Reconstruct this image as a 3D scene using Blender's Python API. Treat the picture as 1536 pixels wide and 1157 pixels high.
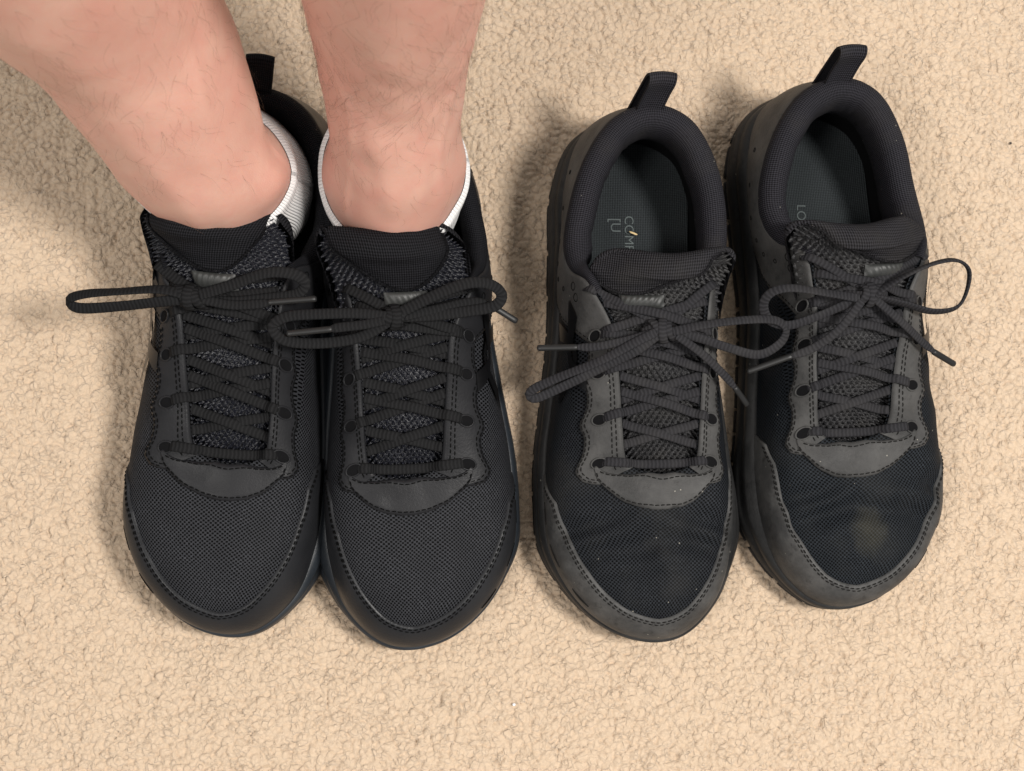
import bpy, math, random
import numpy as np
from mathutils import Vector, Matrix
from mathutils.bvhtree import BVHTree

for o in list(bpy.data.objects):
    bpy.data.objects.remove(o, do_unlink=True)
scene = bpy.context.scene
COL = scene.collection
rng = np.random.default_rng(7)
random.seed(7)

# ------------------------------------------------------------------ camera
PW, PH, F, CAMH = 1536.0, 1157.0, 2222.0, 0.85
NADIR = (580.0, 880.0)
d = np.array([(NADIR[0]-PW/2)/F, -(NADIR[1]-PH/2)/F, -1.0]); d /= np.linalg.norm(d)
r3 = -d
xc = np.array([1.0, 0, 0]) - r3[0]*r3; xc /= np.linalg.norm(xc)
yc = np.cross(r3, xc)
RW = np.array([xc, yc, r3])                 # camera vector -> world vector
CAMP = np.array([0, 0, CAMH])
cam_d = bpy.data.cameras.new('camera'); cam = bpy.data.objects.new('camera', cam_d)
COL.objects.link(cam)
M = Matrix.Identity(4)
for i in range(3):
    for j in range(3):
        M[i][j] = RW[i, j]
M.translation = Vector(CAMP); cam.matrix_world = M
cam_d.sensor_fit = 'HORIZONTAL'; cam_d.sensor_width = 36.0; cam_d.lens = F/PW*36.0
cam_d.clip_start = 0.02; cam_d.clip_end = 50
cam_d.dof.use_dof = True; cam_d.dof.focus_distance = 0.79; cam_d.dof.aperture_fstop = 15
scene.camera = cam

def unproj(u, v, z):
    dw = RW @ np.array([(u-PW/2)/F, -(v-PH/2)/F, -1.0])
    return CAMP + (z-CAMH)/dw[2]*dw

# ------------------------------------------------------------------ light
world = bpy.data.worlds.new('World'); scene.world = world; world.use_nodes = True
wb = world.node_tree.nodes['Background']
wb.inputs[0].default_value = (1.0, 0.985, 0.97, 1); wb.inputs[1].default_value = 0.46
def lamp(name, loc, target, size, power, color):
    l = bpy.data.lights.new(name, 'AREA'); l.shape = 'DISK'; l.size = size
    l.energy = power; l.color = color
    o = bpy.data.objects.new(name, l); COL.objects.link(o)
    o.location = loc
    o.rotation_euler = (Vector(target)-Vector(loc)).to_track_quat('-Z', 'Y').to_euler()
    return o
lamp('ceiling_lamp', (0.98, -0.08, 2.10), (0.08, 0.12, 0), 0.42, 55, (1.0, 0.965, 0.92))
lamp('ceiling_lamp', (-1.0, -0.45, 2.15), (0.0, 0.12, 0), 0.55, 20, (1.0, 0.965, 0.92))
scene.view_settings.view_transform = 'Standard'
scene.view_settings.look = 'None'
scene.view_settings.exposure = 0.12
scene.view_settings.gamma = 1.0

# ------------------------------------------------------------------ helpers
def make(name, V, Q, mat, parent=None, uv=None, smooth=True, mirror=1, kind=None):
    V = np.asarray(V, dtype=np.float32).reshape(-1, 3).copy(); Q = np.asarray(Q, dtype=np.int32).reshape(-1, 4)
    if mirror < 0:
        V[:, 0] *= -1; Q = Q[:, ::-1].copy()
    me = bpy.data.meshes.new(name)
    me.vertices.add(len(V)); me.vertices.foreach_set('co', V.ravel())
    me.loops.add(Q.size); me.loops.foreach_set('vertex_index', Q.ravel())
    me.polygons.add(len(Q)); me.polygons.foreach_set('loop_start', np.arange(0, Q.size, 4, dtype=np.int32))
    if uv is not None:
        ul = me.uv_layers.new(name='UVMap')
        ul.data.foreach_set('uv', np.asarray(uv, dtype=np.float32).reshape(-1, 2)[Q.ravel()].ravel())
    me.update(calc_edges=True)
    me.polygons.foreach_set('use_smooth', np.full(len(Q), smooth, dtype=bool))
    me.materials.append(mat)
    o = bpy.data.objects.new(name, me); COL.objects.link(o)
    if parent is not None: o.parent = parent
    if kind: o['kind'] = kind
    return o

def gridq(n, m, wrap_i=False, wrap_j=False, flip=False, base=0):
    ii = np.arange(n if wrap_i else n-1); jj = np.arange(m if wrap_j else m-1)
    I, J = np.meshgrid(ii, jj, indexing='ij'); I2 = (I+1) % n; J2 = (J+1) % m
    q = np.stack([I*m+J, I2*m+J, I2*m+J2, I*m+J2], -1).reshape(-1, 4)
    if flip: q = q[:, ::-1]
    return q+base

def tag(o, label, cat, group=None, kind=None):
    if label: o['label'] = label
    if cat: o['category'] = cat
    if group: o['group'] = group
    if kind: o['kind'] = kind

def sm(x, a, b):
    t = np.clip((x-a)/(b-a), 0, 1); return t*t*(3-2*t)

def catmull_open(pts, n):
    pts = np.asarray(pts, float); k = len(pts)
    P = np.vstack([2*pts[0]-pts[1], pts, 2*pts[-1]-pts[-2]])
    t = np.linspace(0, k-1-1e-9, n); i = np.floor(t).astype(int); f = (t-i)[:, None]
    a, b, c, e = P[i], P[i+1], P[i+2], P[i+3]
    return .5*((2*b)+(c-a)*f+(2*a-5*b+4*c-e)*f*f+(3*b-a-3*c+e)*f**3)

def resample(P, n):
    L = np.r_[0, np.cumsum(np.linalg.norm(np.diff(P, axis=0), axis=1))]
    s = np.linspace(0, L[-1], n)
    return np.stack([np.interp(s, L, P[:, k]) for k in range(3)], 1), L[-1]

def sweep(path, width, thick, up=(0, 0, 1), nseg=12, n=None, wmod=None):
    """flat oval lace along a path; returns V, Q, uv"""
    path = np.asarray(path, float)
    L0 = np.linalg.norm(np.diff(path, axis=0), axis=1).sum()
    n = n or max(10, int(L0/0.0016))
    P, L = resample(path, n)
    T = np.gradient(P, axis=0); T /= np.linalg.norm(T, axis=1)[:, None]+1e-12
    U = np.broadcast_to(np.asarray(up, float), P.shape) if np.ndim(up) == 1 else resample(np.asarray(up, float), n)[0]
    S = np.cross(T, U); S /= np.linalg.norm(S, axis=1)[:, None]+1e-9
    N = np.cross(S, T)
    a = np.linspace(0, 2*math.pi, nseg, endpoint=False)
    ca = np.sign(np.cos(a))*np.abs(np.cos(a))**.8; sa = np.sign(np.sin(a))*np.abs(np.sin(a))**.8
    w = np.full(n, width/2); th = np.full(n, thick/2)
    if wmod is not None: w = w*wmod(np.linspace(0, 1, n))
    rings = P[:, None]+S[:, None]*(w[:, None]*ca)[:, :, None]+N[:, None]*(th[:, None]*sa)[:, :, None]
    s = np.linspace(0, L, n)
    def cap(k, sgn):
        c = P[k]; r = rings[k]
        return [c+(r-c)*.75+sgn*T[k]*thick*.3, c+(r-c)*.05+sgn*T[k]*thick*.42]
    c0 = cap(0, -1); c1 = cap(-1, 1)
    R = np.vstack([np.array(c0[::-1]), rings, np.array(c1)])
    sv = np.r_[s[0]-.001, s[0]-.0005, s, s[-1]+.0005, s[-1]+.001]
    uv = np.stack([np.broadcast_to(np.arange(nseg)/nseg, (len(sv), nseg)), np.broadcast_to(sv[:, None], (len(sv), nseg))], -1)
    return R.reshape(-1, 3), gridq(len(sv), nseg, wrap_j=True), uv.reshape(-1, 2)

def join(parts):
    V, Q, U, b = [], [], [], 0
    for v, q, u in parts:
        V.append(v); Q.append(q+b); U.append(u); b += len(v)
    return np.vstack(V), np.vstack(Q), np.vstack(U)

# value noise
def vnoise(x, y, seed=0):
    r = np.random.default_rng(seed).random((256, 256))
    xi = np.floor(x).astype(int); yi = np.floor(y).astype(int); fx = x-xi; fy = y-yi
    fx = fx*fx*(3-2*fx); fy = fy*fy*(3-2*fy)
    g = lambda i, j: r[i % 256, j % 256]
    return (g(xi, yi)*(1-fx)+g(xi+1, yi)*fx)*(1-fy)+(g(xi, yi+1)*(1-fx)+g(xi+1, yi+1)*fx)*fy

def worley(x, y, seed=0):
    r = np.random.default_rng(seed).random((256, 256, 2))
    xi = np.floor(x).astype(int); yi = np.floor(y).astype(int)
    f1 = np.full(x.shape, 9.0); f2 = f1.copy(); cid = np.zeros(x.shape)
    for a in (-1, 0, 1):
        for b in (-1, 0, 1):
            p = r[(xi+a) % 256, (yi+b) % 256]
            dd = np.hypot(xi+a+p[..., 0]-x, yi+b+p[..., 1]-y)
            near = dd < f1
            f2 = np.where(near, f1, np.minimum(f2, dd)); cid = np.where(near, p[..., 0], cid); f1 = np.where(near, dd, f1)
    return f1, f2, cid

# ------------------------------------------------------------------ materials
class NT:
    def __init__(s, name):
        s.m = bpy.data.materials.new(name); s.m.use_nodes = True
        s.t = s.m.node_tree; s.b = s.t.nodes['Principled BSDF']
    def n(s, typ, **kw):
        x = s.t.nodes.new(typ)
        for k, v in kw.items(): setattr(x, k, v)
        return x
    def l(s, a, b): s.t.links.new(a, b)
    def val(s, inp, v):
        if isinstance(v, (int, float)): inp.default_value = v
        else: s.l(v, inp)
    def math(s, op, a, b=None, c=None):
        x = s.n('ShaderNodeMath', operation=op)
        for k, v in enumerate((a, b, c)):
            if v is not None: s.val(x.inputs[k], v)
        return x.outputs[0]
    def noise(s, scale, detail=4, rough=.55, vec=None):
        x = s.n('ShaderNodeTexNoise'); x.inputs['Scale'].default_value = scale
        x.inputs['Detail'].default_value = detail; x.inputs['Roughness'].default_value = rough
        s.l(vec or s.obj(), x.inputs['Vector']); return x.outputs['Fac']
    def obj(s):
        if not hasattr(s, '_tc'): s._tc = s.n('ShaderNodeTexCoord')
        return s._tc.outputs['Object']
    def uv(s):
        s.obj(); return s._tc.outputs['UV']
    def ramp(s, f, stops):
        x = s.n('ShaderNodeValToRGB'); cr = x.color_ramp
        while len(cr.elements) < len(stops): cr.elements.new(.5)
        for e, (p, c) in zip(cr.elements, stops):
            e.position = p; e.color = (*c, 1) if len(c) == 3 else c
        s.l(f, x.inputs[0]); return x.outputs[0]
    def mix(s, f, a, b):
        x = s.n('ShaderNodeMix', data_type='RGBA')
        s.val(x.inputs[0], f)
        for k, v in ((6, a), (7, b)):
            if isinstance(v, tuple): x.inputs[k].default_value = (*v, 1)
            else: s.l(v, x.inputs[k])
        return x.outputs[2]
    def mapr(s, f, a, b, c=0.0, e=1.0):
        x = s.n('ShaderNodeMapRange'); s.l(f, x.inputs[0])
        for k, v in zip((1, 2, 3, 4), (a, b, c, e)): x.inputs[k].default_value = v
        return x.outputs[0]
    def bump(s, h, dist, strength=1.0, normal=None):
        x = s.n('ShaderNodeBump'); x.inputs['Distance'].default_value = dist; x.inputs['Strength'].default_value = strength
        s.l(h, x.inputs['Height'])
        if normal: s.l(normal, x.inputs['Normal'])
        return x.outputs['Normal']
    def col(s, c):
        if isinstance(c, tuple): s.b.inputs['Base Color'].default_value = (*c, 1)
        else: s.l(c, s.b.inputs['Base Color'])
    def set(s, **kw):
        for k, v in kw.items(): s.val(s.b.inputs[k.replace('_', ' ')], v)

def dust_specks(t, colour, amount):
    v = t.n('ShaderNodeTexVoronoi'); v.inputs['Scale'].default_value = 320; t.l(t.obj(), v.inputs['Vector'])
    sp = t.n('ShaderNodeSeparateColor'); t.l(v.outputs['Color'], sp.inputs[0])
    rare = t.math('GREATER_THAN', sp.outputs[0], 1-amount)
    near = t.math('LESS_THAN', v.outputs['Distance'], .13)
    return t.mix(t.math('MULTIPLY', t.math('MULTIPLY', rare, near), .55), colour, (.35, .33, .28))

def mat_mesh(name, thread, hole, dust=None, stain=False, pu=.0027, pv=.0021):
    t = NT(name); wv = t.n('ShaderNodeVectorMath', operation='MULTIPLY_ADD'); nzc = t.n('ShaderNodeTexNoise'); nzc.inputs['Scale'].default_value = 55
    t.l(t.obj(), nzc.inputs['Vector']); t.l(nzc.outputs['Color'], wv.inputs[0]); wv.inputs[1].default_value = (.0028, .0028, 0); t.l(t.uv(), wv.inputs[2])
    sp = t.n('ShaderNodeSeparateXYZ'); t.l(wv.outputs[0], sp.inputs[0])
    a = t.math('COSINE', t.math('MULTIPLY', sp.outputs[0], 2*math.pi/pu/1))
    b = t.math('COSINE', t.math('MULTIPLY', sp.outputs[1], 2*math.pi/pv/1))
    pr = t.math('MULTIPLY', a, b)
    # staggered rows of small holes
    f = t.mapr(pr, .06, .32)
    nz = t.noise(900, 2); nz2 = t.noise(60, 4)
    thr = t.mix(t.mapr(nz, .35, .75), tuple(x*.65 for x in thread), tuple(x*1.5 for x in thread))
    thr = t.mix(t.mapr(nz2, .3, .7), tuple(x*.8 for x in thread), thr)
    c = t.mix(f, thr, hole)
    if dust:
        c = t.mix(t.math('MULTIPLY', t.mapr(t.noise(28, 5), .5, .8), .55), c, dust)
        c = dust_specks(t, c, .03)
    if stain:
        s2 = t.n('ShaderNodeSeparateXYZ'); t.l(t.obj(), s2.inputs[0])
        dx = t.math('MULTIPLY', t.math('SUBTRACT', s2.outputs[0], stain[0]), 1/.010)
        dy = t.math('MULTIPLY', t.math('SUBTRACT', s2.outputs[1], stain[1]), 1/.013)
        rr = t.math('ADD', t.math('MULTIPLY', dx, dx), t.math('MULTIPLY', dy, dy))
        rr = t.math('ADD', rr, t.math('MULTIPLY', t.math('SUBTRACT', t.noise(130, 3), .5), 1.6))
        c = t.mix(t.math('MULTIPLY', t.mapr(rr, 1.4, -.6), .32), c, (.085, .078, .055))
    t.col(c); t.set(Roughness=.62)
    t.b.inputs['Specular IOR Level'].default_value = .07
    h = t.math('SUBTRACT', t.math('MULTIPLY', nz, .5), f)
    t.l(t.bump(h, .0006, .9), t.b.inputs['Normal']); return t.m

def mat_leather(name, base, rough=.5, dust=None, damt=.5, spec=.16):
    t = NT(name); n1 = t.noise(45, 5); n2 = t.noise(700, 3); n3 = t.noise(1800, 2)
    c = t.mix(t.mapr(n1, .3, .7), tuple(x*.82 for x in base), tuple(x*1.15 for x in base))
    if dust:
        c = t.mix(t.math('MULTIPLY', t.mapr(t.noise(33, 7, .7), .38, .72), damt), c, dust)
        c = t.mix(t.math('MULTIPLY', t.mapr(t.noise(150, 5, .7), .56, .7), .55), c, tuple(x*.35 for x in base))
        c = dust_specks(t, c, .04)
    t.col(c); t.l(t.mapr(n1, .3, .7, rough-.07, rough+.1), t.b.inputs['Roughness'])
    t.b.inputs['Specular IOR Level'].default_value = spec
    nb = t.bump(n2, .00035, .35); nb = t.bump(n3, .0002, .25, nb)
    if dust: nb = t.bump(t.noise(220, 5, .7), .0009, .35, nb)
    t.l(nb, t.b.inputs['Normal']); return t.m

def mat_knit(name, base, pu, pv, rough=.75, depth=.0005, dust=None, hi=1.8):
    t = NT(name); sp = t.n('ShaderNodeSeparateXYZ'); t.l(t.uv(), sp.inputs[0])
    a = t.math('COSINE', t.math('MULTIPLY', sp.outputs[0], 2*math.pi/pu))
    b = t.math('COSINE', t.math('MULTIPLY', sp.outputs[1], 2*math.pi/pv))
    h = t.math('ADD', t.math('MULTIPLY', a, .3), t.math('MULTIPLY', b, .2))
    h = t.math('ADD', h, t.math('MULTIPLY', t.noise(1200, 2), .5))
    c = t.mix(t.mapr(h, -.15, .65), tuple(x*.3 for x in base), tuple(x*hi*1.1 for x in base))
    if dust:
        c = t.mix(t.math('MULTIPLY', t.mapr(t.noise(40, 5), .48, .75), .5), c, dust); c = dust_specks(t, c, .03)
    t.col(c); t.set(Roughness=rough); t.b.inputs['Specular IOR Level'].default_value = .06
    t.l(t.bump(h, depth, .9), t.b.inputs['Normal']); return t.m

def mat_lace(name, base, pitch=.0021, dust=None):
    t = NT(name); sp = t.n('ShaderNodeSeparateXYZ'); t.l(t.uv(), sp.inputs[0])
    ch = t.math('ABSOLUTE', t.math('SINE', t.math('MULTIPLY', sp.outputs[0], 2*math.pi*2)))
    ph = t.math('ADD', t.math('MULTIPLY', sp.outputs[1], 2*math.pi/pitch), t.math('MULTIPLY', ch, .9))
    h = t.math('ADD', t.math('MULTIPLY', t.math('COSINE', ph), .5), t.math('MULTIPLY', t.noise(1500, 2), .5))
    c = t.mix(t.mapr(h, -.2, .8), tuple(x*.75 for x in base), tuple(x*1.25 for x in base))
    if dust: c = t.mix(t.math('MULTIPLY', t.mapr(t.noise(60, 4), .45, .8), .45), c, dust)
    t.col(c); t.set(Roughness=.7); t.b.inputs['Specular IOR Level'].default_value = .06
    t.l(t.bump(h, .0004, .5), t.b.inputs['Normal']); return t.m

def mat_plain(name, base, rough, spec=.5, bumps=None):
    t = NT(name); n = t.noise(90, 4)
    t.col(t.mix(t.mapr(n, .3, .7), tuple(x*.85 for x in base), tuple(x*1.15 for x in base)))
    t.set(Roughness=rough); t.b.inputs['Specular IOR Level'].default_value = spec
    if bumps: t.l(t.bump(t.noise(bumps[0], 4), bumps[1], .5), t.b.inputs['Normal'])
    return t.m

def mat_coarse(name, base, rough=.5, dust=None):
    t = NT(name); n = t.noise(1100, 3)
    c = t.mix(t.mapr(n, .3, .75), tuple(x*.5 for x in base), tuple(x*1.8 for x in base))
    if dust: c = t.mix(t.math('MULTIPLY', t.mapr(t.noise(50, 4), .45, .75), .5), c, dust)
    t.col(c); t.set(Roughness=rough); t.b.inputs['Specular IOR Level'].default_value = .30
    t.l(t.bump(n, .0005, .8), t.b.inputs['Normal']); return t.m

def mat_set(worn, stain=None):
    k = 'worn_' if worn else 'new_'
    D = (.085, .078, .068) if worn else None
    m = {}
    if worn:
        m['mesh'] = mat_mesh(k+'upper_mesh', (.018, .020, .0235), (.0005, .0005, .0007), (.030, .029, .027), stain)
        m['leather'] = mat_leather(k+'leather', (.036, .0355, .0350), .55, (.088, .086, .083), .7)
        m['toe'] = mat_leather(k+'toe_leather', (.031, .031, .031), .5, (.092, .090, .087), .85)
        m['sole'] = mat_leather(k+'sole_foam', (.017, .0172, .0175), .5, (.040, .039, .038), .6, .2)
        m['collar'] = mat_knit(k+'collar_knit', (.0165, .016, .019), .0011, .0016, dust=(.030, .028, .027))
        m['pad'] = mat_knit(k+'tongue_knit', (.0165, .016, .018), .0012, .0016, dust=(.030, .028, .026))
        m['coarse'] = mat_coarse(k+'tongue_mesh', (.0145, .0142, .0155), .5, (.034, .032, .029))
        m['lace'] = mat_lace(k+'lace_cord', (.021, .0205, .0225), dust=(.045, .043, .042))
        m['stitch'] = mat_plain(k+'stitch_thread', (.012, .0115, .011), .85, .05)
    else:
        m['mesh'] = mat_mesh(k+'upper_mesh', (.031, .032, .036), (.0003, .0003, .0004))
        m['leather'] = mat_leather(k+'leather', (.0125, .0126, .0140), .42)
        m['toe'] = mat_leather(k+'toe_leather', (.0150, .0155, .0172), .38)
        m['sole'] = mat_leather(k+'sole_foam', (.016, .020, .025), .46, None, 0, .35)
        m['collar'] = mat_knit(k+'collar_knit', (.0085, .0085, .0100), .0011, .0016)
        m['pad'] = mat_knit(k+'tongue_knit', (.0085, .0085, .0098), .0012, .0016)
        m['coarse'] = mat_coarse(k+'tongue_mesh', (.0075, .0080, .0115), .30)
        m['lace'] = mat_lace(k+'lace_cord', (.0105, .0105, .0110))
        m['stitch'] = mat_plain(k+'stitch_thread', (.0035, .0035, .0035), .85, .05)
    m['gloss'] = mat_plain(k+'gloss_print', (.004, .004, .0045), .32, .35)
    m['dark'] = mat_plain(k+'dark_lining', (.004, .004, .0045), .9, .1)
    m['aglet'] = mat_plain(k+'aglet_film', (.010, .010, .010), .42, .3)
    m['rubber'] = mat_plain(k+'outsole_rubber', (.013, .0135, .015), .6, .3, (400, .0004))
    m['insole'] = mat_knit(k+'insole_cloth', (.027, .031, .033), .0010, .0010, .85, .0003, None, 1.3)
    m['print'] = mat_plain(k+'insole_print', (.085, .10, .10), .8, .2)
    m['label'] = mat_plain(k+'label_band', (.026, .027, .026), .48, .4)
    return m

# ------------------------------------------------------------------ shoe form (left foot, +x lateral, toe at -y)
C = [  # base xyz, top xyz, c1 offset, c2 offset
 ((0,.146,.030),(0,.136,.094),(0,.008,.020),(0,.006,-.022)),
 ((.027,.135,.030),(.021,.128,.091),(.006,.005,.020),(.006,.004,-.020)),
 ((.038,.108,.030),(.0355,.105,.081),(.006,0,.018),(.005,0,-.018)),
 ((.0395,.075,.029),(.0420,.075,.071),(.005,0,.014),(.004,0,-.014)),
 ((.0425,.045,.028),(.0390,.054,.076),(.003,0,.018),(.008,-.003,-.016)),
 ((.0445,.020,.027),(.0300,.042,.0895),(.002,0,.022),(.010,-.008,-.020)),
 ((.0470,-.002,.026),(.0165,.018,.0885),(.002,0,.024),(.017,-.010,-.014)),
 ((.0490,-.022,.025),(.0135,-.008,.080),(.003,0,.024),(.021,-.006,-.009)),
 ((.0510,-.045,.024),(.012,-.032,.071),(.004,0,.022),(.024,-.005,-.006)),
 ((.0515,-.070,.023),(.010,-.050,.0645),(.003,0,.025),(.031,-.008,-.005)),
 ((.049,-.098,.023),(.004,-.0555,.0625),(.003,-.001,.026),(.033,-.021,-.004)),
 ((.037,-.124,.024),(-.002,-.057,.062),(.002,-.002,.027),(.027,-.044,-.003)),
 ((.017,-.141,.025),(-.006,-.0575,.062),(.001,-.002,.027),(.013,-.058,-.002)),
 ((-.007,-.1465,.0255),(-.009,-.0578,.062),(0,-.002,.027),(0,-.061,-.002)),
 ((-.027,-.141,.0255),(-.012,-.0575,.062),(-.001,-.002,.027),(-.010,-.057,-.002)),
 ((-.043,-.122,.025),(-.016,-.057,.0622),(-.002,-.002,.027),(-.021,-.043,-.003)),
 ((-.0490,-.096,.024),(-.022,-.0555,.063),(-.003,-.001,.026),(-.024,-.020,-.004)),
 ((-.0500,-.070,.024),(-.028,-.050,.065),(-.003,0,.025),(-.019,-.008,-.005)),
 ((-.0485,-.045,.025),(-.030,-.032,.071),(-.003,0,.024),(-.014,-.005,-.008)),
 ((-.0455,-.022,.026),(-.0310,-.008,.080),(-.002,0,.026),(-.011,-.006,-.012)),
 ((-.0425,-.002,.027),(-.0330,.018,.0885),(-.001,0,.026),(-.009,-.008,-.016)),
 ((-.0400,.020,.028),(-.0360,.043,.090),(-.002,0,.024),(-.008,-.006,-.020)),
 ((-.0390,.045,.029),(-.0405,.054,.077),(-.004,0,.018),(-.007,-.003,-.016)),
 ((-.0375,.075,.029),(-.0420,.075,.072),(-.005,0,.014),(-.006,0,-.014)),
 ((-.037,.108,.030),(-.0355,.105,.082),(-.006,0,.018),(-.006,0,-.018)),
 ((-.027,.135,.030),(-.021,.128,.091),(-.006,.005,.020),(-.006,.004,-.020)),
]
CB, CT, C1, C2 = [np.array([c[k] for c in C], float) for k in range(4)]
NC = len(C)
# forefoot swings a little to the outside of the foot, toe narrows
_sh = lambda y: .0015*sm(-y, .0, .05)*(1-sm(-y, .105, .150))
CB[:, 0] += _sh(CB[:, 1])
CB[:, 0] *= 1-.07*sm(-CB[:, 1], .110, .140)
def cr(A, p):
    p = np.mod(p, NC); i = np.floor(p).astype(int); f = (p-i)[..., None]
    a, b, c, e = A[(i-1) % NC], A[i % NC], A[(i+1) % NC], A[(i+2) % NC]
    return .5*((2*b)+(c-a)*f+(2*a-5*b+4*c-e)*f*f+(3*b-a-3*c+e)*f**3)

class Form:
    def __init__(s, worn, seed):
        s.worn = worn; s.seed = seed
    def S(s, p, h):
        p, h = np.broadcast_arrays(np.asarray(p, float), np.asarray(h, float))
        b = cr(CB, p); t = cr(CT, p); a = b+cr(C1, p); c = t+cr(C2, p); h = h[..., None]
        P = b*(1-h)**3+3*a*h*(1-h)**2+3*c*h*h*(1-h)+t*h**3
        x, y, z = P[..., 0], P[..., 1], P[..., 2]
        top = sm(z, .038, .052)
        # slight lumpiness of fabric
        lump = (vnoise(x*70+9*s.seed, y*70+5, 3)-.5)*.0016*sm(z, .03, .045)
        if s.worn:
            w = np.exp(-((y+.094)/.017)**2)*top*(1-.6*np.exp(-((x+.008)/.012)**2)*0)
            ph = (y+.094)+.35*np.abs(x+.008)+(vnoise(x*34+3*s.seed, y*50+s.seed, 5)-.5)*.016
            z2 = -.0030*np.cos(ph*2*math.pi/.024)*w*(.35+.65*vnoise(x*45+s.seed*5, y*20, 9))-.0025*np.exp(-((y+.096)/.018)**2)*top
            lump = lump*1.8+z2
        elif True:
            lump = lump-.0008*np.exp(-((y+.085)/.02)**2)*top
        P = P.copy(); P[..., 2] += lump
        return P
    def N(s, p, h):
        e = .02
        dp = s.S(p+e, h)-s.S(p-e, h)
        h1 = np.clip(h+.012, 0, 1); h0 = np.clip(h-.012, 0, 1)
        dh = s.S(p, h1)-s.S(p, h0)
        n = np.cross(dh, dp); return n/(np.linalg.norm(n, axis=-1, keepdims=True)+1e-12)

def fab_uv(P):
    x, y, z = P[..., 0]+.008, P[..., 1], P[..., 2]
    return np.stack([x+np.tanh(x/.015)*np.maximum(.060-z, 0)*.9, y-np.maximum(.045-z, 0)*sm(-y, .11, .14)], -1)

def overlay(F_, p0, p1, hl, hh, n, m, off=.0002, thick=.0011):
    """raised patch over the form between hl(p) and hh(p)"""
    p = np.linspace(p0, p1, n); lo = np.interp(p, *zip(*hl)) if not callable(hl) else hl(p)
    hi = np.interp(p, *zip(*hh)) if not callable(hh) else hh(p)
    t = np.linspace(0, 1, m)
    Pg = np.repeat(p[:, None], m, 1); H = lo[:, None]+(hi-lo)[:, None]*t
    S = F_.S(Pg, H); N = F_.N(Pg, H)
    k = np.full((n, m), off+thick); 
    k[0, :] = k[-1, :] = off+thick*.55; k[:, 0] = k[:, -1] = off+thick*.55
    Tq = S+N*k[..., None]
    V = Tq.reshape(-1, 3); Q = gridq(n, m, flip=True)
    idx = np.arange(n*m).reshape(n, m)
    loop = np.r_[idx[:, 0], idx[-1, 1:], idx[-2::-1, -1], idx[0, -2:0:-1]]
    Sb = (S-N*.0010).reshape(-1, 3)[loop]
    b = len(V); L = len(loop); ar = np.arange(L)
    Q2 = np.stack([loop, loop[(ar+1) % L], b+(ar+1) % L, b+ar], 1)[:, ::-1]
    V = np.vstack([V, Sb]); uv = fab_uv(V)
    # orient skirt outwards (flip to match)
    return V, np.vstack([Q, Q2[:, ::-1]]), uv

def edge_curve(F_, ps, hs, off):
    P = F_.S(ps, hs); N = F_.N(ps, hs); return P+N*off, N

def stitches(P, N, pitch=.0032, ln=.0022, wd=.0006, ht=.0005):
    L = np.r_[0, np.cumsum(np.linalg.norm(np.diff(P, axis=0), axis=1))]
    s = np.arange(pitch/2, L[-1], pitch)
    A = np.stack([np.interp(s-ln/2, L, P[:, k]) for k in range(3)], 1)
    B = np.stack([np.interp(s+ln/2, L, P[:, k]) for k in range(3)], 1)
    Nn = np.stack([np.interp(s, L, N[:, k]) for k in range(3)], 1)
    T = B-A; T /= np.linalg.norm(T, axis=1)[:, None]+1e-9; Sd = np.cross(T, Nn)*wd/2
    up = Nn*ht; lo = -Nn*.0003
    v = np.stack([A+Sd+lo, A-Sd+lo, B-Sd+lo, B+Sd+lo, A+Sd*.7+up*.4, A-Sd*.7+up*.4, B-Sd*.7+up*.4, B+Sd*.7+up*.4,
                  (A+B)/2+Sd+up, (A+B)/2-Sd+up], 1)
    q = np.array([[4, 5, 9, 8], [8, 9, 6, 7], [0, 1, 5, 4], [2, 3, 7, 6], [0, 4, 8, 3], [3, 8, 7, 7], [1, 2, 9, 5], [2, 6, 9, 9]])
    q = q[[0, 1, 2, 3, 4, 6]]
    V = v.reshape(-1, 3); Q = (q[None]+10*np.arange(len(s))[:, None, None]).reshape(-1, 4)
    return V, Q, np.zeros((len(V), 2))

TG = np.array([  # tongue centre line: y z halfwidth drop
 (-.058,.0565,.022,.004),(-.045,.0635,.024,.006),(-.028,.0710,.026,.008),(-.008,.0805,.028,.009),
 (.018,.0920,.032,.011),(.040,.1015,.036,.014),(.0525,.1115,.0375,.016),(.0585,.1185,.038,.0165),
 (.066,.1215,.0375,.0165),(.0725,.1185,.037,.0165),(.0745,.110,.0365,.017),(.069,.099,.036,.016),(.060,.088,.034,.015)])

def crop(A, s):
    k = len(A); s = np.clip(s, 0, k-1.0001); i = np.floor(s).astype(int); f = (s-i)[..., None]
    g = lambda j: A[np.clip(j, 0, k-1)]
    a, b, c, e = g(i-1), g(i), g(i+1), g(i+2)
    return .5*((2*b)+(c-a)*f+(2*a-5*b+4*c-e)*f*f+(3*b-a-3*c+e)*f**3)

def zb_of(y):
    return .0015+np.clip((-.085-y)/.065, 0, 1)**2*.012+np.clip((y-.10)/.05, 0, 1)**2*.005

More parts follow.
